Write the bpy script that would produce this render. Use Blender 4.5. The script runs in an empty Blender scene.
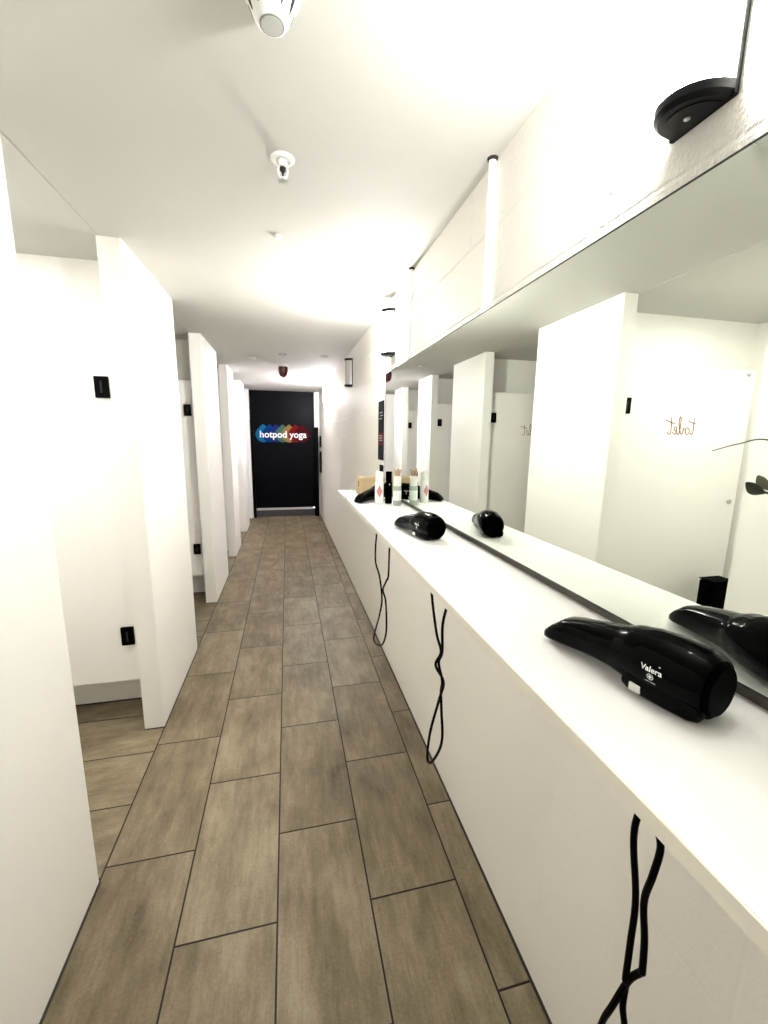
import bpy, bmesh, math, random
from mathutils import Vector, Matrix, Euler

random.seed(4)
SC = bpy.context.scene
COL = SC.collection
PI = math.pi

# ------------------------------------------------------------------ materials
def new_mat(name):
    m = bpy.data.materials.new(name); m.use_nodes = True
    nt = m.node_tree
    return m, nt, nt.nodes, nt.links, nt.nodes['Principled BSDF']

def plain(name, col, rough=.5, metal=0.0, bump=0.0, bscale=200, var=0.0, spec=.5, coat=0.0):
    m, nt, N, L, b = new_mat(name)
    b.inputs['Base Color'].default_value = (*col, 1)
    b.inputs['Roughness'].default_value = rough
    b.inputs['Metallic'].default_value = metal
    b.inputs['Specular IOR Level'].default_value = spec
    if coat: b.inputs['Coat Weight'].default_value = coat; b.inputs['Coat Roughness'].default_value = .08
    tc = N.new('ShaderNodeTexCoord')
    nz = N.new('ShaderNodeTexNoise'); nz.inputs['Scale'].default_value = bscale
    nz.inputs['Detail'].default_value = 3
    L.new(tc.outputs['Object'], nz.inputs['Vector'])
    if bump:
        bp = N.new('ShaderNodeBump'); bp.inputs['Strength'].default_value = bump
        bp.inputs['Distance'].default_value = .002
        L.new(nz.outputs['Fac'], bp.inputs['Height']); L.new(bp.outputs['Normal'], b.inputs['Normal'])
    if var:
        mx = N.new('ShaderNodeMix'); mx.data_type = 'RGBA'
        mx.inputs[6].default_value = (*[c * (1 - var) for c in col], 1)
        mx.inputs[7].default_value = (*[min(1, c * (1 + var)) for c in col], 1)
        L.new(nz.outputs['Fac'], mx.inputs[0]); L.new(mx.outputs[2], b.inputs['Base Color'])
    return m

def emit(name, col, s):
    m, nt, N, L, b = new_mat(name)
    b.inputs['Base Color'].default_value = (.9, .9, .9, 1)
    b.inputs['Emission Color'].default_value = (*col, 1)
    b.inputs['Emission Strength'].default_value = s
    return m

def srgb(r, g, b):
    f = lambda c: (c/255/12.92) if c/255 <= .04045 else ((c/255+.055)/1.055)**2.4
    return (f(r), f(g), f(b))

M = {}
M['white_wall'] = plain('white_paint', (.875, .865, .835), .55, bump=.05, bscale=350)
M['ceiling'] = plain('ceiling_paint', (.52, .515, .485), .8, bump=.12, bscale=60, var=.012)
M['door'] = plain('door_laminate', (.87, .862, .835), .4)
M['shelf'] = plain('shelf_laminate', (.88, .875, .855), .42)
M['edge'] = plain('shelf_edge_band', (.80, .765, .68), .5)
M['black_wall'] = plain('charcoal_paint', (.0022, .0027, .0038), .4, spec=.05, bump=.1, bscale=120)
M['black'] = plain('black_metal', (.0008, .0008, .0008), .5, spec=.05, bump=.05)
M['iron'] = plain('dark_grey_metal', (.0035, .0033, .0036), .40, metal=.0, spec=.15, bump=.05, bscale=80)
M['gloss_black'] = plain('gloss_black_plastic', (.0004, .0004, .0004), .12, spec=.05)
M['satin_black'] = plain('satin_black_plastic', (.0002, .0002, .0002), .5, spec=.012)
M['cord'] = plain('black_rubber', (.0005, .0005, .0005), .5, spec=.06)
M['grout'] = plain('dark_sealant', (.03, .027, .022), .8)
M['white_plastic'] = plain('white_plastic', (.83, .83, .81), .35)
M['grey_plastic'] = plain('grey_plastic', (.42, .43, .40), .5)
M['grey_line'] = plain('grey_rubber', (.2, .21, .19), .6)
M['slot'] = plain('dark_slot', (.01, .01, .01), .8)
M['red'] = plain('dark_red_plastic', (.065, .002, .003), .3)
M['red_bulb'] = plain('red_glass_bulb', (.2, .01, .01), .1)
M['chrome'] = plain('dull_chrome', (.6, .6, .58), .3, metal=1)
M['silver'] = plain('light_grey_switch', (.75, .74, .70), .4)
M['ink'] = plain('white_ink', (.85, .85, .85), .5)
M['bronze'] = plain('bronze_lettering', (.27, .095, .027), .4)
M['card'] = plain('cardboard', (.50, .385, .22), .8, var=.05, bscale=40)
M['pink'] = plain('pink_print', (.50, .20, .20), .5)
M['reed'] = plain('beige_reed', (.56, .42, .30), .7)
M['leaf'] = plain('dark_green_leaf', (.022, .026, .008), .45, var=.35, bscale=60, bump=.3)
M['pale_leaf'] = plain('grey_green_leaf', (.13, .135, .085), .6)
M['twig'] = plain('dry_twig', (.06, .055, .04), .7)
M['vase'] = plain('white_ceramic', (.75, .73, .69), .3)
M['dark_step'] = plain('dark_grey_vinyl', (.05, .047, .05), .6, var=.15, bscale=15)
M['pale_trim'] = plain('pale_metal_trim', (.55, .55, .52), .5)
M['poster_dark'] = plain('dark_poster_print', (.005, .004, .008), .6, spec=.04, var=.5, bscale=30)
M['poster_red'] = plain('red_poster_print', (.12, .018, .02), .6, spec=.04)
M['poster_blue'] = plain('blue_poster_print', (.008, .014, .024), .6, spec=.04)
M['poster_white'] = plain('white_poster_print', (.25, .25, .27), .6)
for k, c in dict(sky=(58, 160, 212), blue=(24, 98, 178), indigo=(72, 84, 170), sage=(112, 165, 150), sand=(214, 176, 116), coral=(186, 58, 62), maroon=(128, 34, 50)).items():
    M['pod_'+k] = plain('pod_'+k, [.42*v**1.3 for v in srgb(*c)], .6, spec=.04)

m, nt, N, L, b = new_mat('mirror_glass')
b.inputs['Base Color'].default_value = (.765, .80, .735, 1); b.inputs['Metallic'].default_value = 1; b.inputs['Roughness'].default_value = 0.0
M['mirror'] = m
M['mirror_edge'] = plain('dark_mirror_edge', (.012, .017, .012), .25)
m, nt, N, L, b = new_mat('clear_green_plastic')
b.inputs['Base Color'].default_value = (.80, .90, .82, 1); b.inputs['Roughness'].default_value = .12
b.inputs['Transmission Weight'].default_value = .55; b.inputs['IOR'].default_value = 1.3
M['clear'] = m

LAMP = 27.0
M['lamp_on'] = emit('lit_opal_diffuser', (1.0, .985, .94), LAMP * .85)
M['lamp_bright'] = emit('brightly_lit_opal_diffuser', (1.0, .985, .94), LAMP * 1.6)
M['lamp_cool'] = emit('lit_cool_opal_diffuser', (.99, .95, 1.0), LAMP * 2.4)
M['lamp_off'] = plain('unlit_opal_diffuser', (.36, .34, .33), .3)

# painted blockwork (right wall): block joints, stippled paint, rougher near part
def blockwork():
    m, nt, N, L, b = new_mat('painted_blockwork')
    b.inputs['Base Color'].default_value = (.865, .845, .79, 1); b.inputs['Roughness'].default_value = .6
    tc = N.new('ShaderNodeTexCoord'); sp = N.new('ShaderNodeSeparateXYZ'); L.new(tc.outputs['Object'], sp.inputs[0])
    def mth(op, a, bb=None):
        n = N.new('ShaderNodeMath'); n.operation = op
        for i, v in enumerate((a, bb)):
            if v is None: continue
            if isinstance(v, (int, float)): n.inputs[i].default_value = v
            else: L.new(v, n.inputs[i])
        return n.outputs[0]
    cb = N.new('ShaderNodeCombineXYZ')
    L.new(mth('ADD', sp.outputs['Y'], 3.39), cb.inputs[0]); L.new(mth('ADD', sp.outputs['Z'], -1.925 + 2.15), cb.inputs[1])
    nzw = N.new('ShaderNodeTexNoise'); nzw.inputs['Scale'].default_value = 9; L.new(tc.outputs['Object'], nzw.inputs['Vector'])
    va = N.new('ShaderNodeVectorMath'); va.operation = 'MULTIPLY_ADD'
    L.new(nzw.outputs['Color'], va.inputs[0]); va.inputs[1].default_value = (.008, .008, 0); L.new(cb.outputs[0], va.inputs[2])
    br = N.new('ShaderNodeTexBrick'); br.offset = .5; br.offset_frequency = 2
    br.inputs['Scale'].default_value = 1; br.inputs['Brick Width'].default_value = .44; br.inputs['Row Height'].default_value = .215
    br.inputs['Mortar Size'].default_value = .006; br.inputs['Mortar Smooth'].default_value = .9
    L.new(va.outputs[0], br.inputs['Vector'])
    st = N.new('ShaderNodeTexNoise'); st.inputs['Scale'].default_value = 130; st.inputs['Detail'].default_value = 4; st.inputs['Roughness'].default_value = .65
    L.new(tc.outputs['Object'], st.inputs['Vector'])
    st2 = N.new('ShaderNodeTexNoise'); st2.inputs['Scale'].default_value = 28; st2.inputs['Detail'].default_value = 3
    L.new(tc.outputs['Object'], st2.inputs['Vector'])
    # rough: near part (Y<1.27) above the mirror
    mr = N.new('ShaderNodeMapRange'); mr.inputs['From Min'].default_value = 1.24; mr.inputs['From Max'].default_value = 1.30
    mr.inputs['To Min'].default_value = 1.0; mr.inputs['To Max'].default_value = .18; L.new(sp.outputs['Y'], mr.inputs['Value'])
    mz = N.new('ShaderNodeMapRange'); mz.inputs['From Min'].default_value = 1.2; mz.inputs['From Max'].default_value = 1.85
    mz.inputs['To Min'].default_value = .06; mz.inputs['To Max'].default_value = 1.0; L.new(sp.outputs['Z'], mz.inputs['Value'])
    ruf = mth('MULTIPLY', mr.outputs[0], mz.outputs[0])
    h1 = mth('MULTIPLY', mth('ADD', mth('MULTIPLY', st.outputs['Fac'], 1.5), mth('MULTIPLY', st2.outputs['Fac'], .7)), ruf)
    h = mth('SUBTRACT', h1, mth('MULTIPLY', br.outputs['Fac'], mth('MULTIPLY', mz.outputs[0], .6)))
    bp = N.new('ShaderNodeBump'); bp.inputs['Strength'].default_value = .8; bp.inputs['Distance'].default_value = .008
    L.new(h, bp.inputs['Height']); L.new(bp.outputs['Normal'], b.inputs['Normal'])
    return m
M['block'] = blockwork()

def tiles():
    m, nt, N, L, b = new_mat('wood_look_tiles')
    tc = N.new('ShaderNodeTexCoord'); sp = N.new('ShaderNodeSeparateXYZ'); L.new(tc.outputs['Object'], sp.inputs[0])
    def mth(op, a, bb=None):
        n = N.new('ShaderNodeMath'); n.operation = op
        for i, v in enumerate((a, bb)):
            if v is None: continue
            if isinstance(v, (int, float)): n.inputs[i].default_value = v
            else: L.new(v, n.inputs[i])
        return n.outputs[0]
    X, Y = sp.outputs['X'], sp.outputs['Y']
    def brick(vx, vy, off=.5):
        cb = N.new('ShaderNodeCombineXYZ'); L.new(vx, cb.inputs[0]); L.new(vy, cb.inputs[1])
        br = N.new('ShaderNodeTexBrick'); br.offset = off; br.offset_frequency = 2
        br.inputs['Scale'].default_value = 1; br.inputs['Brick Width'].default_value = .603; br.inputs['Row Height'].default_value = .2985
        br.inputs['Mortar Size'].default_value = .0030; br.inputs['Mortar Smooth'].default_value = .1
        br.inputs['Color1'].default_value = (0, 0, 0, 1); br.inputs['Color2'].default_value = (1, 1, 1, 1); br.inputs['Mortar'].default_value = (0, 0, 0, 1)
        L.new(cb.outputs[0], br.inputs['Vector'])
        return br
    A = brick(mth('ADD', Y, -1.0935 + 2.412), mth('ADD', X, .072 + 2.985))
    B = brick(mth('ADD', X, 6.092), mth('ADD', Y, -1.955 + 2.985), 0)
    left = mth('LESS_THAN', X, -.667)
    def mixf(a, c):
        n = N.new('ShaderNodeMix'); n.data_type = 'FLOAT'
        L.new(left, n.inputs[0]); L.new(a, n.inputs[2]); L.new(c, n.inputs[3]); return n.outputs[0]
    fac = mixf(A.outputs['Fac'], B.outputs['Fac'])
    rnd = mixf(A.outputs['Color'], B.outputs['Color'])
    seam = mth('LESS_THAN', mth('ABSOLUTE', mth('ADD', X, .665)), .003)
    fac = mth('MAXIMUM', fac, seam)
    # streaks along each tile
    cb = N.new('ShaderNodeCombineXYZ')
    n1 = mixf(X, Y); n2 = mixf(Y, X)
    L.new(mth('MULTIPLY', n1, 34), cb.inputs[0]); L.new(mth('MULTIPLY', n2, 5.5), cb.inputs[1]); L.new(mth('MULTIPLY', rnd, 37), cb.inputs[2])
    s = N.new('ShaderNodeTexNoise'); s.inputs['Scale'].default_value = 1; s.inputs['Detail'].default_value = 7; s.inputs['Roughness'].default_value = .72
    L.new(cb.outputs[0], s.inputs['Vector'])
    cb2 = N.new('ShaderNodeCombineXYZ'); L.new(mth('MULTIPLY', n1, 7), cb2.inputs[0]); L.new(mth('MULTIPLY', n2, 4), cb2.inputs[1]); L.new(mth('MULTIPLY', rnd, 53), cb2.inputs[2])
    c = N.new('ShaderNodeTexNoise'); c.inputs['Scale'].default_value = 1; c.inputs['Detail'].default_value = 4; c.inputs['Roughness'].default_value = .6
    L.new(cb2.outputs[0], c.inputs['Vector'])
    g = N.new('ShaderNodeTexNoise'); g.inputs['Scale'].default_value = 110; g.inputs['Detail'].default_value = 6; g.inputs['Roughness'].default_value = .75
    L.new(tc.outputs['Object'], g.inputs['Vector'])
    v = mth('ADD', mth('ADD', mth('MULTIPLY', s.outputs['Fac'], .36), mth('MULTIPLY', c.outputs['Fac'], .46)), mth('ADD', mth('MULTIPLY', rnd, .08), mth('MULTIPLY', g.outputs['Fac'], .26)))
    rp = N.new('ShaderNodeValToRGB')
    rp.color_ramp.elements[0].position = .40; rp.color_ramp.elements[0].color = (.090, .064, .035, 1)
    rp.color_ramp.elements[1].position = .76; rp.color_ramp.elements[1].color = (.36, .305, .205, 1)
    e = rp.color_ramp.elements.new(.58); e.color = (.212, .167, .104, 1)
    L.new(v, rp.inputs['Fac'])
    mx = N.new('ShaderNodeMix'); mx.data_type = 'RGBA'; L.new(fac, mx.inputs[0]); L.new(rp.outputs['Color'], mx.inputs[6]); mx.inputs[7].default_value = (.007, .0055, .004, 1)
    L.new(mx.outputs[2], b.inputs['Base Color'])
    b.inputs['Roughness'].default_value = .5; b.inputs['Specular IOR Level'].default_value = .35
    bp = N.new('ShaderNodeBump'); bp.inputs['Strength'].default_value = .35; bp.inputs['Distance'].default_value = .003
    L.new(mth('SUBTRACT', mth('MULTIPLY', s.outputs['Fac'], .2), fac), bp.inputs['Height']); L.new(bp.outputs['Normal'], b.inputs['Normal'])
    return m
M['tiles'] = tiles()

# ------------------------------------------------------------------ mesh helpers
def link(name, bm, mats, parent=None, smooth=False, loc=None):
    bmesh.ops.recalc_face_normals(bm, faces=bm.faces[:])
    me = bpy.data.meshes.new(name); bm.to_mesh(me); bm.free()
    if not isinstance(mats, (list, tuple)): mats = [mats]
    for mm in mats: me.materials.append(mm)
    if smooth:
        for p in me.polygons: p.use_smooth = True
        try: me.set_sharp_from_angle(angle=math.radians(38))
        except Exception: pass
    o = bpy.data.objects.new(name, me); COL.objects.link(o)
    if loc: o.location = loc
    if parent: o.parent = parent
    return o

def box(bm, x0, x1, y0, y1, z0, z1, bev=0.0, mi=0, mat=None):
    t = bmesh.new()
    bmesh.ops.create_cube(t, size=1)
    for v in t.verts:
        v.co = Vector(((x0+x1)/2 + v.co.x*(x1-x0), (y0+y1)/2 + v.co.y*(y1-y0), (z0+z1)/2 + v.co.z*(z1-z0)))
    if bev: bmesh.ops.bevel(t, geom=t.edges[:], offset=bev, segments=2, affect='EDGES', profile=.6)
    if mat is not None: bmesh.ops.transform(t, matrix=mat, verts=t.verts[:])
    merge(bm, t, mi)

def merge(bm, t, mi=0):
    mp = {}
    for v in t.verts: mp[v] = bm.verts.new(v.co)
    for f in t.faces:
        try:
            nf = bm.faces.new([mp[v] for v in f.verts]); nf.material_index = mi if mi else f.material_index
        except ValueError: pass
    t.free()

def prism(bm, pts, z0, z1, mi=0):
    lo = [bm.verts.new((x, y, z0)) for x, y in pts]; hi = [bm.verts.new((x, y, z1)) for x, y in pts]
    n = len(pts)
    fs = [bm.faces.new(list(reversed(lo))), bm.faces.new(hi)]
    for i in range(n): fs.append(bm.faces.new((lo[i], lo[(i+1) % n], hi[(i+1) % n], hi[i])))
    for f in fs: f.material_index = mi

def lathe(bm, prof, seg=32, c=(0, 0, 0), mi=0):
    rings = []
    for r, z in prof:
        if r < 1e-6: rings.append([bm.verts.new((c[0], c[1], c[2]+z))])
        else: rings.append([bm.verts.new((c[0]+r*math.cos(2*PI*k/seg), c[1]+r*math.sin(2*PI*k/seg), c[2]+z)) for k in range(seg)])
    for a, b in zip(rings, rings[1:]):
        for k in range(seg):
            k2 = (k+1) % seg
            if len(a) == 1 and len(b) == 1: continue
            if len(a) == 1: f = bm.faces.new((a[0], b[k], b[k2]))
            elif len(b) == 1: f = bm.faces.new((a[k], a[k2], b[0]))
            else: f = bm.faces.new((a[k], a[k2], b[k2], b[k]))
            f.material_index = mi
    for rg in (rings[0], rings[-1]):
        if len(rg) > 1:
            f = bm.faces.new(rg); f.material_index = mi

def catmull(pts, n=8):
    P = [Vector(p) for p in pts]; out = []
    for i in range(len(P)-1):
        p0 = P[max(i-1, 0)]; p1 = P[i]; p2 = P[i+1]; p3 = P[min(i+2, len(P)-1)]
        for k in range(n):
            t = k/n
            out.append(.5*((2*p1) + (p2-p0)*t + (2*p0-5*p1+4*p2-p3)*t*t + (3*p1-p0-3*p2+p3)*t**3))
    out.append(P[-1]); return out

def tube(bm, pts, r, seg=8, mi=0, smooth_n=0):
    P = catmull(pts, smooth_n) if smooth_n else [Vector(p) for p in pts]
    rad = r if isinstance(r, (list, tuple)) else None
    rings = []; up = None
    for i, p in enumerate(P):
        d = (P[min(i+1, len(P)-1)] - P[max(i-1, 0)]).normalized()
        if up is None:
            up = d.orthogonal().normalized()
        else:
            up = (up - d*up.dot(d)); up = up.normalized() if up.length > 1e-6 else d.orthogonal().normalized()
        s = d.cross(up)
        rr = r if rad is None else rad[0] + (rad[1]-rad[0])*i/(len(P)-1)
        rings.append([bm.verts.new(p + rr*(math.cos(2*PI*k/seg)*up + math.sin(2*PI*k/seg)*s)) for k in range(seg)])
    for a, b in zip(rings, rings[1:]):
        for k in range(seg):
            f = bm.faces.new((a[k], a[(k+1) % seg], b[(k+1) % seg], b[k])); f.material_index = mi
    for rg in (rings[0], rings[-1]):
        f = bm.faces.new(rg); f.material_index = mi

def loft(bm, rings, mi=0, cap=True):
    R = [[bm.verts.new(p) for p in r] for r in rings]; n = len(R[0])
    for a, b in zip(R, R[1:]):
        for k in range(n):
            f = bm.faces.new((a[k], a[(k+1) % n], b[(k+1) % n], b[k])); f.material_index = mi
    if cap:
        for rg in (R[0], R[-1]):
            f = bm.faces.new(rg); f.material_index = mi

def tag(o, label, cat, group=None, kind=None):
    o['label'] = label; o['category'] = cat
    if group: o['group'] = group
    if kind: o['kind'] = kind
    return o

def thing(name, label, cat, loc=(0, 0, 0), rz=0, group=None, kind=None):
    o = bpy.data.objects.new(name, None); COL.objects.link(o)
    o.location = loc; o.rotation_euler = (0, 0, rz); o.empty_display_size = .05
    return tag(o, label, cat, group, kind)

def copy_tree(o, parent=None):
    c = o.copy(); COL.objects.link(c)
    if parent: c.parent = parent
    for ch in list(o.children): copy_tree(ch, c)
    return c

def struct(name, bm, mats, label, cat, parent=None):
    o = link(name, bm, mats, parent)
    if parent is None: tag(o, label, cat, kind='structure')
    return o

def text_bm(s, size, offset=0.0, ext=.0, shear=0, spacing=1.0):
    cu = bpy.data.curves.new('lettering_outline', 'FONT'); cu.body = s; cu.size = size; cu.offset = offset; cu.extrude = ext
    cu.align_x = 'CENTER'; cu.align_y = 'CENTER'; cu.shear = shear; cu.space_character = spacing; cu.resolution_u = 4
    o = bpy.data.objects.new('lettering_outline', cu); COL.objects.link(o)
    dg = bpy.context.evaluated_depsgraph_get(); dg.update()
    me = bpy.data.meshes.new_from_object(o.evaluated_get(dg))
    bm = bmesh.new(); bm.from_mesh(me)
    bpy.data.objects.remove(o); bpy.data.curves.remove(cu); bpy.data.meshes.remove(me)
    return bm

# ------------------------------------------------------------------ setting
CZ = 2.32            # ceiling
XR = .630            # right wall face
XL = -.665           # corridor face of the cubicle blocks
XB = -2.05           # back of the cubicle row
Y0, YE = -1.9, 8.03
SH = 1.15           # shelf top

bm = bmesh.new(); box(bm, XB-.1, XR+.12, Y0-.1, YE+.3, -.08, 0)
struct('floor', bm, M['tiles'], 'grey brown wood-look tiled floor with dark grout', 'floor')
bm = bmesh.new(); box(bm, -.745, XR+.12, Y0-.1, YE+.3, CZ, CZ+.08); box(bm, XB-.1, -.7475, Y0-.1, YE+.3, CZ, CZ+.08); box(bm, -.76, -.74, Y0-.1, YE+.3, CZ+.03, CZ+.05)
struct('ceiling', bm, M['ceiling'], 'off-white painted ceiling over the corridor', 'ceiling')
bm = bmesh.new(); prism(bm, [(XR, Y0-.1), (XR, 3.0), (.597, YE+.02), (.597, YE+.3), (XR+.12, YE+.3), (XR+.12, Y0-.1)], 0, CZ)
struct('wall_right', bm, M['block'], 'white painted blockwork wall behind shelf and mirror', 'wall')
bm = bmesh.new(); box(bm, XB-.1, XB, Y0-.1, YE+.3, 0, CZ)
struct('wall_left', bm, M['white_wall'], 'white wall at the back of the toilet lobbies', 'wall')
bm = bmesh.new(); box(bm, XB, XR, Y0-.1, Y0, 0, CZ)
struct('wall_back', bm, M['white_wall'], 'white wall behind the viewpoint', 'wall')
bm = bmesh.new(); box(bm, -.70, .505, YE, YE+.1, .165, CZ)
struct('wall_front', bm, M['black_wall'], 'charcoal painted end wall carrying the coloured sign', 'wall')
bm = bmesh.new(); box(bm, .505, .62, YE-.02, YE+.1, 0, CZ)
struct('wall_front_return', bm, M['white_wall'], 'narrow white wall strip right of the black end wall', 'wall')
# step and trims at the far end
bm = bmesh.new(); box(bm, -.64, .505, YE-.03, YE+.1, 0, .125)
struct('trim_1', bm, M['dark_step'], 'dark grey step below the black end wall', 'trim')
bm = bmesh.new(); box(bm, -.60, .45, YE-.012, YE+.1, .125, .165)
struct('trim_2', bm, M['pale_trim'], 'pale strip along the foot of the black wall', 'trim')
bm = bmesh.new(); box(bm, .487, .572, YE-.10, YE-.04, 0, 1.68, .003)
struct('trim_3', bm, M['black'], 'tall black post at right of the end wall', 'trim')
bm = bmesh.new(); box(bm, -.645, -.592, YE-.10, YE-.04, 0, 1.80, .003)
struct('trim_4', bm, M['black'], 'thin black post at left of the end wall', 'trim')

# cubicle blocks (front wing + back panel), doors in the lobbies between them
near = [2.13, 3.82, 5.335, 6.745]
far = [2.955, 4.605, 5.905, 7.285]
desc = ['nearest full-height white partition block with a broad bright face, beyond first doorway',
        'second white partition block, beyond the doorway with the black hinges',
        'third narrow white partition block down the corridor',
        'fourth white partition block, just before the black end wall']
bm = bmesh.new(); box(bm, XB, XL, Y0, 1.344, 0, CZ)
struct('wall_left_near', bm, M['white_wall'], 'white wall at the near left edge of the corridor', 'wall')
for i, (a, c) in enumerate(zip(near, far)):
    bm = bmesh.new()
    prism(bm, [(XL, a), (XL, c), (XB, c), (XB, a+.29), (XL-.093, a+.29), (XL-.093, a)], 0, CZ)
    bmesh.ops.bevel(bm, geom=[e for e in bm.edges if abs(e.verts[0].co.z-e.verts[1].co.z) > 1 and e.verts[0].co.x > -.7], offset=.003, segments=2, affect='EDGES')
    struct('wall_left_partition', bm, M['white_wall'], desc[i], 'wall')
bm = bmesh.new(); box(bm, XB, -.648, 7.90, YE+.1, 0, CZ)
struct('wall_left_end', bm, M['white_wall'], 'white wall end touching the black end wall', 'wall')

# dark sealant lines at the foot of the walls
bm = bmesh.new(); prism(bm, [(XR-.007, Y0), (XR, Y0), (XR, 3.0), (.597, YE-.02), (.590, YE-.02), (XR-.007, 3.0)], 0, .005)
struct('baseboard_right', bm, M['grout'], 'dark sealant line along the foot of the right wall', 'skirting line')
bm = bmesh.new()
box(bm, XL, XL+.006, Y0, 1.344, 0, .004)
for a, c in zip(near, far):
    box(bm, XL, XL+.005, a, c, 0, .004); box(bm, XL-.093, XL+.005, a-.004, a, 0, .004); box(bm, XB, XL-.093, a+.284, a+.29, 0, .006)
struct('baseboard_left', bm, M['grout'], 'dark sealant line along the foot of the left partitions', 'skirting line')

def stroke_text(parent, name, strokes, x0, z0, s, y, r, mat):
    bm = bmesh.new()
    for st in strokes:
        tube(bm, [(x0 + p[0]*s, y, z0 + p[1]*s) for p in st], r, 6, smooth_n=6)
    return link(name, bm, mat, parent, True)

# handwritten "toilet" in units of x-height
TOILET = [
    [(.35, 2.3), (.30, 1.2), (.28, .35), (.45, .02), (.75, .25)], [(-.15, 1.45), (.5, 1.6), (1.25, 1.85)],
    [(1.35, .95), (1.0, .75), (.95, .25), (1.25, .0), (1.6, .3), (1.55, .8), (1.3, .98), (1.65, .75), (1.95, .8)],
    [(2.05, .95), (2.0, .35), (2.15, .0), (2.45, .25)], [(2.08, 1.42), (2.11, 1.50)],
    [(2.45, .25), (2.85, 1.5), (2.8, 2.35), (2.6, 2.2), (2.55, .8), (2.75, .0), (3.05, .25)],
    [(3.05, .4), (3.5, .6), (3.55, .95), (3.25, 1.0), (3.1, .5), (3.3, .02), (3.8, .3)],
    [(4.2, 2.3), (4.1, 1.2), (4.08, .35), (4.3, .0), (4.7, .3)], [(3.5, 1.5), (4.2, 1.62), (5.1, 1.95)],
]
door_desc = ['white toilet door with bronze lettering, first doorway beyond the near wall', 'white toilet door with black hinges behind the first partition block',
             'white toilet door behind the second partition block', 'white toilet door hidden deep behind the third partition block']
for i, a in enumerate(near):
    d = thing('door_%d' % (i+1), door_desc[i], 'door', (0, 0, 0), kind='structure')
    yf = a + .07
    x1 = XL - .093 - .008; x0 = x1 - 1.03
    bm = bmesh.new(); box(bm, x0, x1, yf, yf+.032, .247, 1.957, .002); link('door_panel', bm, M['door'], d)
    for z in (1.712, .495):
        bm = bmesh.new(); box(bm, x1-.079, x1-.021, yf-.014, yf, z-.048, z+.048, .003)
        h = link('hinge_plate', bm, M['black'], d)
        bm = bmesh.new(); box(bm, x1-.054, x1-.046, yf-.017, yf-.0135, z-.026, z+.026, .001); link('hinge_pin', bm, M['slot'], h)
    if i < 2:
        stroke_text(d, 'lettering', TOILET, -1.365, 1.545, .046, yf-.0012, .0026, M['bronze'])
    for z, r in ((1.10, .016), (1.935, .013)):
        bm = bmesh.new(); lathe(bm, [(r, 0), (r, .010), (r*.6, .016), (0, .016)], 16)
        bmesh.ops.transform(bm, matrix=Matrix.Translation((x0+.06, yf, z)) @ Matrix.Rotation(PI/2, 4, 'X'), verts=bm.verts[:])
        link('lock_knob' if z < 1.5 else 'coat_knob', bm, M['grey_plastic'], d, True)

# ------------------------------------------------------------------ mirror, shelf, conduits
t = thing('wall_mirror', 'long frameless wall mirror standing above the white shelf', 'mirror', (XR, 1.0, 1.170))
bm = bmesh.new(); box(bm, -.0292, -.012, -2.6, 1.575, 0, .715)
g = link('glass', bm, [M['mirror_edge'], M['mirror']], t)
for p in g.data.polygons:
    if p.normal.x < -.9: p.material_index = 1
bm = bmesh.new(); box(bm, -.012, 0, -2.58, 1.555, .03, .69); link('backing_board', bm, M['grey_line'], t)
bm = bmesh.new(); box(bm, -.0298, -.0288, -2.6, 1.5755, .7125, .7155); box(bm, -.0298, -.0288, 1.573, 1.5755, 0, .7125); box(bm, -.0298, -.0288, -2.6, 1.5755, -.0005, .003)
link('dark_edge', bm, M['mirror_edge'], t)
bm = bmesh.new(); box(bm, -.020, -.004, -2.58, 1.565, -.019, .0); link('shadow_gap_strip', bm, plain('shadow_gap_brown', (.06, .052, .036), .6), t)  # dark brown strip standing in for the shade in the gap below the glass
# fixing clips are not visible in the photo

t = thing('wall_shelf', 'long white shelf along the right wall under the mirror', 'shelf', (0, 0, SH))
bm = bmesh.new(); box(bm, .334, XR, -1.7, 2.72, -.020, 0, .0015); link('board', bm, M['shelf'], t)
bm = bmesh.new(); box(bm, .3315, .334, -1.7, 2.72, -.020, -.0008); link('edge_band', bm, M['edge'], t)
for y in (-1.2, -.1, 1.0, 2.1):
    bm = bmesh.new(); prism(bm, [(XR, -.005), (XR, .005), (XR-.02, .005), (XR-.02, -.005)], -.16, -.020); box(bm, XR-.17, XR, -.005, .005, -.032, -.020)
    bmesh.ops.translate(bm, vec=(0, y, 0), verts=bm.verts[:]); link('bracket', bm, M['white_plastic'], t)

def conduit(y, z0, label):
    t = thing('cable_conduit', label, 'conduit', (XR-.0125, y, z0), group=None)
    bm = bmesh.new(); lathe(bm, [(.0115, 0), (.0115, CZ-z0)], 20); link('pipe', bm, M['white_plastic'], t, True)
    bm = bmesh.new(); lathe(bm, [(.0125, .0), (.0145, .002), (.0145, .038), (.0125, .04)], 20, (0, 0, CZ-z0-.14)); link('coupler', bm, M['white_plastic'], t, True)
    bm = bmesh.new(); lathe(bm, [(.0145, 0), (.0165, .008)], 20, (0, 0, CZ-z0-.008)); link('ceiling_grommet', bm, M['slot'], t, True)
conduit(1.285, 1.886, 'white vertical conduit pipe running from ceiling to mirror, with dark collar at top')
conduit(2.12, 1.886, 'white vertical conduit pipe just before the bright lit lamp by the mirror end')

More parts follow.
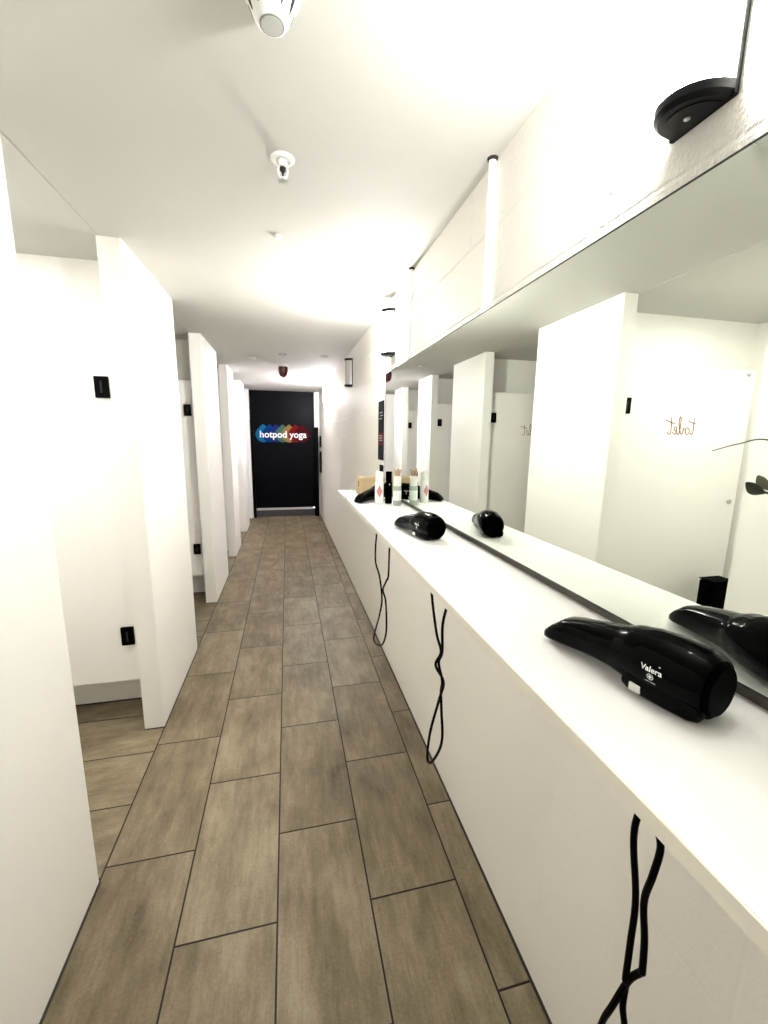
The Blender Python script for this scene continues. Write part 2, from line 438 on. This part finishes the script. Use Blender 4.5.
# ------------------------------------------------------------------ wall lamps
def arc(rx, ry, n=20, inset=0):
    return [(-(rx-inset)*math.sin(PI*k/n), (ry-inset)*math.cos(PI*k/n)) for k in range(n+1)]
def make_lamp(label, mat):
    t = thing('wall_lamp', label, 'lamp', (XR, 0, 1.98), group='half-round wall lamps')
    RX, RY, H = .066, .052, .255
    bm = bmesh.new(); box(bm, -.008, 0, -RY, RY, .0, H, .001); link('back_plate', bm, M['iron'], t)
    for nm, z0, z1 in (('bottom_cap', 0, .018), ('top_cap', H-.018, H)):
        bm = bmesh.new()
        a0, a1 = (arc(RX, RY, inset=.006), arc(RX, RY)) if nm == 'bottom_cap' else (arc(RX, RY), arc(RX, RY, inset=.004))
        zm0, zm1 = (z0+.006, z1) if nm == 'bottom_cap' else (z0, z1-.005)
        loft(bm, [[(x-.008, y, z) for x, y in a] for a, z in ((a0, z0), (a1, zm0), (a1, zm1), (a0 if nm != 'bottom_cap' else a1, z1+.0001))])
        c = link(nm, bm, M['iron'], t, True)
        if nm == 'bottom_cap':
            bm = bmesh.new(); lathe(bm, [(.0045, 0), (.0045, -.0025), (.002, -.004), (0, -.004)], 12, (-.030, 0, 0)); link('screw', bm, M['chrome'], c, True)
            bm = bmesh.new(); loft(bm, [[(x-.009, y, z) for x, y in arc(RX*.72, RY*.72)] for z in (0.0, -.0015)]); link('raised_ring', bm, M['iron'], c, True)
    bm = bmesh.new(); loft(bm, [[(x-.0082, y, z) for x, y in arc(RX-.006, RY-.006)] for z in (.0185, H-.0185)])
    link('diffuser', bm, mat, t, True)
    return t
l = make_lamp('lit half-round black wall lamp directly above the mirror, nearest the viewer', M['lamp_on']); l.location.y = .597
lamps = [(2.515, 'brightly lit half-round wall lamp just beyond the far end of the mirror top', 'lamp_bright'),
         (4.095, 'unlit half-round wall lamp with grey diffuser, between two lit lamps', 'lamp_off'),
         (6.32, 'lit half-round wall lamp at the far end, beside the black wall', 'lamp_cool')]
for y, lab, mt in lamps:
    c = copy_tree(l); c.location.y = y; c.location.x = XR - max(0, y-.05-3.0)*.00656; c['label'] = lab
    for ch in c.children:
        if ch.name.startswith('diffuser') and mt != 'lamp_on':
            ch.data = ch.data.copy(); ch.data.materials[0] = M[mt]

# ------------------------------------------------------------------ ceiling fittings
t = thing('heat_detector', 'white slotted heat detector on ceiling nearest the viewer', 'detector', (-.006, .955, CZ))
bm = bmesh.new(); lathe(bm, [(.053, 0), (.053, -.010), (.049, -.014)], 40); link('base', bm, M['white_plastic'], t, True)
bm = bmesh.new(); lathe(bm, [(.047, -.014), (.045, -.020), (.034, -.046), (.027, -.055), (.0235, -.0565)], 40); link('housing', bm, M['white_plastic'], t, True)
bm = bmesh.new(); lathe(bm, [(.0225, -.0562), (.0225, -.0578), (.0200, -.0580)], 36); link('seal_ring', bm, M['grey_line'], t, True)
bm = bmesh.new(); lathe(bm, [(.0203, -.0570), (.0203, -.0584), (.0, -.0587)], 36); link('sensor_disc', bm, M['grey_plastic'], t, True)
for k in range(10):
    a = 2*PI*k/10 + .23
    bm = bmesh.new()
    prof = [(.0447, -.0205, .0046), (.0396, -.0335, .0036), (.0350, -.0445, .0008)]
    vs = []
    for r, z, w in prof: vs.append([bm.verts.new(((r+.0006)*math.cos(a)-s*w*math.sin(a), (r+.0006)*math.sin(a)+s*w*math.cos(a), z)) for s in (-1, 1)] + [bm.verts.new(((r-.003)*math.cos(a)+s*w*math.sin(a), (r-.003)*math.sin(a)-s*w*math.cos(a), z)) for s in (-1, 1)])
    for p, q in zip(vs, vs[1:]):
        for j in range(4): bm.faces.new((p[j], p[(j+1) % 4], q[(j+1) % 4], q[j]))
    bm.faces.new(vs[0]); bm.faces.new(vs[-1])
    link('vent_slot', bm, M['slot'], t)
bm = bmesh.new(); lathe(bm, [(.0025, 0), (.0025, -.004), (0, -.005)], 10, (.046, -.018, -.014)); link('indicator', bm, M['slot'], t, True)

t = thing('sprinkler_head', 'white sprinkler head with dark bulb hanging from round ceiling plate', 'sprinkler', (.010, 1.440, CZ))
bm = bmesh.new(); lathe(bm, [(.036, 0), (.036, -.003), (.032, -.007), (.023, -.008), (.021, -.003), (0, -.003)], 36); link('escutcheon', bm, M['white_plastic'], t, True)
bm = bmesh.new(); lathe(bm, [(.013, -.004), (.013, -.018), (.010, -.022), (0, -.022)], 20)
for s in (-1, 1):
    tube(bm, [(s*.011, 0, -.020), (s*.0135, 0, -.034), (s*.010, 0, -.048), (0, 0, -.056)], .003, 8, smooth_n=4)
lathe(bm, [(.006, -.050), (.006, -.058), (0, -.059)], 14); link('frame', bm, M['white_plastic'], t, True)
bm = bmesh.new(); lathe(bm, [(0, -.021), (.0085, -.024), (.0085, -.032), (.003, -.039), (.0022, -.050), (0, -.051)], 16); link('bulb', bm, M['slot'], t, True)
bm = bmesh.new(); lathe(bm, [(.012, -.059), (.012, -.0605), (0, -.061)], 20)
for k in range(8):
    a = k*PI/4; box(bm, .010, .017, -.002, .002, -.0608, -.0595, mat=Matrix.Rotation(a, 4, 'Z'))
link('deflector', bm, M['grey_plastic'], t)

bm = bmesh.new(); lathe(bm, [(.016, 0), (.016, -.006), (.012, -.010), (0, -.011)], 20)
o = link('indicator_light', bm, M['white_plastic'], None, True, (-.013, 1.94, CZ)); tag(o, 'tiny white round button on ceiling beyond the sprinkler', 'ceiling fitting')
bm = bmesh.new(); lathe(bm, [(.040, 0), (.040, -.010), (.028, -.016), (0, -.018)], 24)
o = link('ceiling_sensor', bm, M['grey_plastic'], None, True, (-.022, 4.50, CZ)); tag(o, 'small grey flat sensor on ceiling just before the red alarm', 'sensor')
for x, y, lab in ((-.335, 4.76, 'small white ceiling disc near the left partitions'), (.40, 4.53, 'small white ceiling disc near the right wall')):
    bm = bmesh.new(); lathe(bm, [(.04, 0), (.04, -.008), (.03, -.014), (0, -.015)], 24)
    o = link('ceiling_disc', bm, M['ceiling'], None, True, (x, y, CZ)); tag(o, lab, 'ceiling fitting')

t = thing('alarm_sounder', 'dark red fire alarm sounder hanging from far ceiling', 'fire alarm', (-.022, 5.16, CZ))
bm = bmesh.new(); lathe(bm, [(.052, 0), (.052, -.022), (.050, -.024)], 28); link('base', bm, M['white_plastic'], t, True)
bm = bmesh.new(); lathe(bm, [(.055, -.024), (.056, -.06), (.050, -.10), (.040, -.125), (.018, -.136), (0, -.137)], 28); link('sounder_body', bm, M['red'], t, True)
bm = bmesh.new(); lathe(bm, [(.018, -.1365), (.016, -.142), (0, -.144)], 20); link('beacon_lens', bm, M['red_bulb'], t, True)

t = thing('ceiling_downlight', 'round recessed downlight in the ceiling of the first toilet lobby', 'lamp', (-1.36, 1.78, CZ))
bm = bmesh.new(); lathe(bm, [(.085, 0), (.085, -.004), (.070, -.007), (.066, -.003)], 32); link('trim_ring', bm, M['white_plastic'], t, True)
bm = bmesh.new(); lathe(bm, [(.066, -.0015), (.066, -.004), (0, -.0045)], 32); link('lens', bm, emit('lit_downlight_lens', (1.0, .985, .94), LAMP * 1.2), t, True)

# ------------------------------------------------------------------ hair dryers
SEC = [(0, .0225, .0065, .0125), (.003, .0260, .0095, .0135), (.012, .0290, .0150, .0180), (.030, .0305, .0225, .0260), (.050, .0300, .0255, .0300), (.076, .0305, .0285, .0340),
       (.100, .0325, .0318, .0375), (.128, .0355, .0350, .0410), (.150, .0402, .0402, .0440), (.172, .0432, .0432, .0455), (.195, .0445, .0445, .0460),
       (.218, .0440, .0440, .0455), (.238, .0415, .0415, .0445), (.248, .0385, .0385, .0435), (.254, .0330, .0330, .0430)]
def sec(x):
    for a, b in zip(SEC, SEC[1:]):
        if a[0] <= x <= b[0]:
            f = (x-a[0])/(b[0]-a[0]); f = f*f*(3-2*f)
            return [a[k] + (b[k]-a[k])*f for k in (1, 2, 3)]
    return list(SEC[-1][1:])
def ring(x, grow=0, n=36):
    w, h, c = sec(x)
    # flattened sections are rounded rectangles, round further back
    ex = 2.0 + 1.4*max(0, 1-x/.09)
    out = []
    for k in range(n):
        a = 2*PI*k/n; ca, sa = math.cos(a), math.sin(a)
        out.append((x, (w+grow)*math.copysign(abs(ca)**(2/ex), ca), c + (h+grow)*math.copysign(abs(sa)**(2/ex), sa)))
    return out
def make_dryer():
    t = thing('hair_dryer', '', 'hair dryer', group='black hair dryers on the shelf')
    bm = bmesh.new(); xs = [0, .0015, .003, .007, .012, .02, .03, .04, .05, .0625, .075, .09, .1, .112, .128]
    loft(bm, [ring(x) for x in xs]); link('nozzle', bm, M['gloss_black'], t, True)
    bm = bmesh.new(); xs = [.1285+.007*k for k in range(16)] + [.238, .243, .248]
    loft(bm, [ring(.1285, -.002)] + [ring(x, .0014) for x in xs]); link('barrel', bm, M['gloss_black'], t, True)
    bm = bmesh.new(); loft(bm, [ring(.2478, -.001), ring(.251, -.0005), ring(.254, -.001), ring(.254, -.006)])
    gr = link('rear_grille', bm, M['satin_black'], t, True)
    # seam bump on top and folded grip along the lower side
    bm = bmesh.new(); w, h, c = sec(.215); box(bm, .190, .236, -.006, .006, c+h-.004, c+h+.0024, .0012); link('seam_ridge', bm, M['gloss_black'], t, True)
    bm = bmesh.new(); rg = []
    for x, r in ((.150, .006), (.153, .0125), (.161, .0155), (.180, .0168), (.210, .0168), (.236, .0155), (.246, .012), (.250, .005)):
        rg.append([(x, -.0280 + r*.95*math.cos(2*PI*k/20), .0168 + r*math.sin(2*PI*k/20)) for k in range(20)])
    loft(bm, rg); h = link('folded_handle', bm, M['gloss_black'], t, True)
    bm = bmesh.new(); box(bm, .166, .182, -.0448, -.036, .008, .020, .002); s = link('switch', bm, M['silver'], h, True); s['label'] = 'pale grey switch'
    # printed mark on the upper side, wrapped round the barrel
    def wrap(tb, x0, th0, flip=1):
        for v in tb.verts:
            x = x0 + v.co.x; w, hh, c = sec(x); r = w + .0018
            th = th0 + v.co.y/r
            v.co = Vector((x, -r*math.cos(th), c + r*math.sin(th)))
    bm = bmesh.new()
    tb = text_bm('Valera', .0108, .00025); bmesh.ops.subdivide_edges(tb, edges=tb.edges[:], cuts=1); wrap(tb, .193, .13); merge(bm, tb)
    tb = bmesh.new()
    n = 24
    o_ = [tb.verts.new((.0042*math.cos(2*PI*k/n), .0042*math.sin(2*PI*k/n), 0)) for k in range(n)]; i_ = [tb.verts.new((.0035*math.cos(2*PI*k/n), .0035*math.sin(2*PI*k/n), 0)) for k in range(n)]
    for k in range(n): tb.faces.new((o_[k], o_[(k+1) % n], i_[(k+1) % n], i_[k]))
    for a, b2, c2, d in ((-.0023, .0023, -.0008, .0008), (-.0008, .0008, .0008, .0023), (-.0008, .0008, -.0023, -.0008)):
        tb.faces.new([tb.verts.new(p) for p in ((a, c2, 0), (b2, c2, 0), (b2, d, 0), (a, d, 0))])
    wrap(tb, .193, -.09); merge(bm, tb)
    tb = text_bm('swiss made', .0030, 0); wrap(tb, .193, -.25); merge(bm, tb)
    tb = bmesh.new(); tb.faces.new([tb.verts.new(p) for p in ((-.0012, -.0008, 0), (.0012, -.0008, 0), (.0014, .0008, 0), (-.0010, .0008, 0))]); wrap(tb, .202, .30); merge(bm, tb)
    link('lettering', bm, M['ink'], t)
    return t
def place(o, tip, rear, label):
    d = Vector((rear[0]-tip[0], rear[1]-tip[1]))
    o.scale = (1.02 if tip[1] < 1 else 1.05, 1.0, 1.0); o.location = (tip[0], tip[1], SH + .0004); o.rotation_euler = (0, 0, math.atan2(d.y, d.x)); o['label'] = label
d1 = make_dryer()
place(d1, (.459, .610), (.518, .363), 'large black hair dryer with printed mark, nearest on the white shelf')
d2 = copy_tree(d1); place(d2, (.430, 1.570), (.499, 1.30), 'middle black hair dryer lying alone on the shelf, seen from its rounded rear')
d3 = copy_tree(d1); place(d3, (.358, 2.170), (.555, 2.330), 'farthest black hair dryer, its nozzle poking out behind the bottles')

# ------------------------------------------------------------------ power cords hanging below the shelf
def cord(pts34, X, label, split=None):
    f = X/.34
    def pj(p): return Vector((X, p[0]*f, 1.5-(1.5-p[1])*f))
    bm = bmesh.new()
    for run in pts34:
        P = [pj(p) for p in run]
        # small fore-and-aft weave where the two strands cross
        for k, p in enumerate(P): p.x += .004*math.sin(k*2.1 + len(run))
        if P[0].z > 1.0: P.insert(0, Vector((X+.01, P[0].y, SH-.020)))
        if P[-1].z > 1.0: P.append(Vector((X+.01, P[-1].y, SH-.020)))
        tube(bm, P, .0037, 8, smooth_n=6)
    o = link('power_cord', bm, M['cord'], None, True); tag(o, label, 'cable', 'black cords hanging under the shelf')
cord([[(1.577, 1.129), (1.591, 1.009), (1.535, .955), (1.470, .885), (1.51, .80), (1.579, .731), (1.618, .653), (1.560, .655), (1.481, .692), (1.40, .774), (1.387, .84), (1.43, .90), (1.455, .93), (1.40, .985), (1.39, 1.012), (1.359, 1.128)]], .375,
     'farthest black cord looping below the shelf end, almost to the floor line')
cord([[(.916, 1.135), (.885, 1.037), (.854, 1.001), (.87, .958), (.827, .939), (.854, .874), (.89, .76), (.917, .661), (.886, .675), (.812, .792), (.833, .862), (.844, .902), (.824, .945), (.862, .968), (.846, 1.005), (.835, 1.078), (.823, 1.132)]], .375,
     'middle black cord, a twisted long loop hanging below the shelf')
cord([[(.291, 1.13), (.293, 1.093), (.286, 1.026), (.280, .976), (.280, .931), (.283, .916), (.278, .895), (.272, .87), (.268, .80), (.275, .74)],
      [(.271, 1.132), (.267, 1.11), (.266, 1.082), (.275, 1.038), (.269, .998), (.262, .972), (.267, .959), (.279, .929), (.289, .878), (.304, .823), (.31, .76), (.29, .725), (.275, .74)]], .375,
     'nearest black cord with thick strands crossing low under the shelf')

# ------------------------------------------------------------------ bottles, box, tray at the shelf end
t = thing('spray_bottle', 'tall white bottle with a pink diamond print, leftmost on the shelf', 'bottle', (.474, 2.150, SH))
bm = bmesh.new(); lathe(bm, [(.021, 0), (.0235, .003), (.0235, .115), (.020, .124), (.017, .127)], 28); bo = link('body', bm, M['white_plastic'], t, True)
bm = bmesh.new(); lathe(bm, [(.0205, .1225), (.0205, .168), (.018, .173), (0, .174)], 28); link('cap', bm, M['white_plastic'], t, True)
bm = bmesh.new()
prev = None
for k in range(13):
    u = -1 + k/6; hh = .034*(1-abs(u)) + .0002; a = -1.75 + u*.016/.024
    col = [bm.verts.new((.0239*math.cos(a), .0239*math.sin(a), .07+sg*hh)) for sg in (-1, 1)]
    if prev: bm.faces.new((prev[0], col[0], col[1], prev[1]))
    prev = col
link('diamond_print', bm, M['pink'], bo)
t = thing('pump_bottle', 'slim glossy black bottle between the white and clear bottles', 'bottle', (.528, 2.160, SH))
bm = bmesh.new(); lathe(bm, [(.017, 0), (.019, .003), (.019, .112), (.015, .120), (.012, .122)], 24); link('body', bm, M['satin_black'], t, True)
bm = bmesh.new(); lathe(bm, [(.0165, .1215), (.0165, .170), (.0155, .173), (0, .174)], 24); link('cap', bm, M['satin_black'], t, True)
bm = bmesh.new(); lathe(bm, [(.0035, 0), (.0035, .0012), (0, .0014)], 10); bmesh.ops.transform(bm, matrix=Matrix.Translation((0, -.0186, .105)) @ Matrix.Rotation(PI/2, 4, 'X'), verts=bm.verts[:]); link('pale_dot', bm, M['silver'], t, True)  # small pale disc on the front of the black body
t = thing('reed_bottle', 'small clear greenish bottle with white neck and beige sticks on top', 'bottle', (.556, 2.085, SH))
bm = bmesh.new(); lathe(bm, [(.019, 0), (.022, .004), (.022, .098), (.019, .103)], 28); bo = link('body', bm, M['clear'], t, True)
bm = bmesh.new(); lathe(bm, [(.0224, .028), (.0224, .08)], 28); link('paper_label', bm, plain('pale_green_label', (.74, .80, .75), .6), bo, True)
bm = bmesh.new(); lathe(bm, [(.0205, .1035), (.0205, .150), (.018, .154), (.010, .1545)], 28); link('neck', bm, M['white_plastic'], t, True)
for k in range(7):
    a = 2*PI*k/7; bm = bmesh.new()
    tube(bm, [(.010*math.cos(a), .010*math.sin(a), .150), (.018*math.cos(a), .018*math.sin(a), .190+.006*math.sin(3*a))], .0036, 6); link('reed', bm, M['reed'], t)

t = thing('cardboard_box', 'small cardboard box with dark flap marks behind the bottles', 'box', (.5025, 2.545, SH), .04)
bm = bmesh.new(); box(bm, -.075, .075, -.075, .075, 0, .108, .0015); link('carton', bm, M['card'], t)
bm = bmesh.new(); box(bm, -.045, .05, -.035, -.022, .108, .1092); f = link('flap_gap', bm, M['slot'], t); f['label'] = 'dark slot in the lid'
bm = bmesh.new(); box(bm, -.0760, -.075, -.012, .002, .05, .085); link('printed_mark', bm, M['slot'], t)
t = thing('flat_tray', 'flat white tray at the far front corner of the shelf', 'tray', (.356, 2.50, SH), .0)
bm = bmesh.new(); box(bm, -.045, .050, -.10, .16, 0, .011, .002); link('base', bm, M['white_plastic'], t)
bm = bmesh.new()
for a in ((-.045, .050, -.10, -.096), (-.045, .050, .156, .16), (-.045, -.041, -.096, .156), (.046, .050, -.096, .156)): box(bm, *a, .0105, .0145)
link('rim', bm, M['white_plastic'], t)

# vase with dry twig and leaves at the near end of the shelf
t = thing('twig_vase', 'dry twig with dark green leaves reaching in at the right edge above the shelf', 'plant', (.505, .245, SH))
bm = bmesh.new(); lathe(bm, [(.025, 0), (.034, .010), (.038, .06), (.030, .12), (.014, .16), (.013, .185), (.016, .19), (.011, .19), (.011, .15), (0, .15)], 32); link('vase', bm, M['vase'], t, True)
def rel(p): return Vector(p) - Vector((.505, .245, SH))
bm = bmesh.new(); tube(bm, [rel(p) for p in ((.505, .247, 1.31), (.507, .262, 1.40), (.505, .30, 1.485), (.487, .335, 1.5028), (.468, .349, 1.4985), (.447, .360, 1.4905))], (.0013, .0005), 7, smooth_n=8); link('twig', bm, M['twig'], t, True)
bm = bmesh.new(); tube(bm, [rel(p) for p in ((.503, .247, 1.31), (.507, .275, 1.38), (.509, .318, 1.43), (.504, .340, 1.4475))], (.0014, .001), 7, smooth_n=8); st = link('leaf_stem', bm, M['twig'], t, True)
def leaf(name, a, b, wid, mat, curl):
    a, b = rel(a), rel(b); ax = (b-a); L_ = ax.length; ax.normalize()
    sd = ax.cross(Vector((.78, .62, .0))).normalized()
    nn = ax.cross(sd)
    rings = []
    for k in range(11):
        u = k/10; w = wid*(.10 + .9*max(0, math.sin(PI*(u**1.6)))**.75) if u < .97 else wid*.25
        w = max(w, wid*.10)
        c = a + ax*(L_*u) + nn*(curl*math.sin(PI*u)) + sd*(.10*L_*math.sin(PI*u*.9))
        rings.append([c + sd*(w*math.cos(2*PI*j/10)) + nn*(.0011*math.sin(2*PI*j/10) - .12*w*math.cos(2*PI*j/10)**2) for j in range(10)])
    bm = bmesh.new(); loft(bm, rings); return link(name, bm, mat, t, True)
leaf('leaf', (.5065, .340, 1.4462), (.4785, .342, 1.4580), .0060, M['leaf'], .003)
leaf('leaf', (.5120, .337, 1.4480), (.4970, .345, 1.4650), .0052, M['pale_leaf'], .002)

# ------------------------------------------------------------------ posters, sign, things further off
t = thing('poster', 'dark upright poster with red band on wall at the mirror end', 'poster', (XR, 2.81, 1.35))
bm = bmesh.new(); box(bm, -.004, 0, -.08, .085, 0, .395); link('sheet', bm, M['poster_dark'], t)
bm = bmesh.new(); box(bm, -.0046, -.004, -.08, .085, .10, .185); link('red_band', bm, M['poster_red'], t)
bm = bmesh.new(); box(bm, -.0046, -.004, -.08, .085, .015, .09); link('blue_band', bm, M['poster_blue'], t)
for k, (z, y0_, y1_) in enumerate(((.315, -.05, .05), (.295, -.06, .03), (.275, -.03, .06), (.160, -.05, .06), (.145, -.05, .06), (.130, -.05, .05))):
    bm = bmesh.new(); box(bm, -.0052, -.0046 if k > 2 else -.004, y0_, y1_, z, z+.008); link('printed_line', bm, M['poster_white'], t)
bm = bmesh.new(); box(bm, -.004, 0, -.055, .055, 0, .095); 
o = link('notice', bm, M['poster_dark'], None, False, (XR, 2.785, 1.222)); tag(o, 'small black notice under the dark poster, above the white bottle', 'notice')
for z0, z1, lab in ((1.32, 1.52, 'upper small black panel on right wall beside the end post'), (.86, 1.24, 'lower taller black panel on right wall beside the end post')):
    bm = bmesh.new(); box(bm, -.022, 0, -.14, .14, 0, z1-z0, .003)
    o = link('wall_panel', bm, M['black'], None, False, (.6015, 7.72, z0)); tag(o, lab, 'wall panel', 'small black panels near the end')

t = thing('wall_sign', 'coloured droplet row sign with white lettering on the black end wall', 'sign', (-.075, YE, 1.555))
cols = ['sky', 'blue', 'indigo', 'sage', 'sand', 'coral', 'maroon']
W = .985
for k, cn in enumerate(cols):
    cx = -W/2 + .145 + k*(W-.29)/6
    pts = []
    for j in range(40):
        a = 2*PI*j/40
        # droplet: round below, pointed on top
        rx = .142*math.sin(a)*(1 if math.cos(a) < 0 else (1-.66*math.cos(a)**1.6)); z = .155*math.cos(a) if math.cos(a) < 0 else .172*math.cos(a)
        pts.append((cx+rx, z-.005))
    bm = bmesh.new()
    y0_, y1_ = -.0022-.0005*k, 0
    lo = [bm.verts.new((x, y0_, z)) for x, z in pts]; hi = [bm.verts.new((x, y1_, z)) for x, z in pts]
    bm.faces.new(lo); bm.faces.new(hi)
    for j in range(40): bm.faces.new((lo[j], lo[(j+1) % 40], hi[(j+1) % 40], hi[j]))
    link('pod', bm, M['pod_'+cn], t)
bm = text_bm('hotpod yoga', .170, .0036, .002)
bmesh.ops.transform(bm, matrix=Matrix.Translation((.008, -.0085, -.020)) @ Matrix.Rotation(PI/2, 4, 'X') @ Matrix.Diagonal((.985, 1, 1, 1)), verts=bm.verts[:])
link('lettering', bm, M['ink'], t)

t = thing('storage_tower', 'black three-tier box tower by the toilet door, seen only in the mirror', 'storage', (-1.505, 2.00, 0))
for k in range(3):
    bm = bmesh.new(); box(bm, -.08, .08, -.03, .07, .004+k*.205, .200+k*.205, .008); link('tier', bm, M['satin_black'], t)
    bm = bmesh.new(); box(bm, .076, .086, .0, .04, .165+k*.205, .185+k*.205, .003); link('drawer_pull', bm, M['black'], t)
bm = bmesh.new(); box(bm, -.083, .083, -.033, .073, .614, .622, .003); link('lid', bm, M['satin_black'], t)

# ------------------------------------------------------------------ camera, world, view
f, yaw, pitch, roll = 413.17, -.229107, -.177355, -.0124414
cam = bpy.data.cameras.new('camera'); co = bpy.data.objects.new('camera', cam); COL.objects.link(co)
cam.sensor_fit = 'HORIZONTAL'; cam.sensor_width = 36; cam.lens = f/768*36; cam.clip_start = .02; cam.clip_end = 60
B = Matrix(((1, 0, 0), (0, 0, -1), (0, 1, 0)))           # right, up, back for a level camera looking along +Y
Rm = Matrix.Rotation(yaw, 3, 'Z') @ Matrix.Rotation(pitch, 3, 'X') @ B @ Matrix.Rotation(-roll, 3, 'Z')
co.matrix_world = Matrix.Translation((0, 0, 1.5)) @ Rm.to_4x4()
SC.camera = co

w = bpy.data.worlds.new('world'); SC.world = w; w.use_nodes = True
w.node_tree.nodes['Background'].inputs[0].default_value = (.9, .9, 1, 1); w.node_tree.nodes['Background'].inputs[1].default_value = .3

SC.view_settings.view_transform = 'Standard'; SC.view_settings.look = 'None'
SC.view_settings.gamma = 1; SC.view_settings.use_curve_mapping = False
SC.view_settings.exposure = 3.12
SC.cycles.max_bounces = 12; SC.cycles.diffuse_bounces = 8; SC.cycles.glossy_bounces = 6; SC.cycles.transmission_bounces = 8
SC.cycles.sample_clamp_indirect = 30
SC.cycles.use_denoising = True
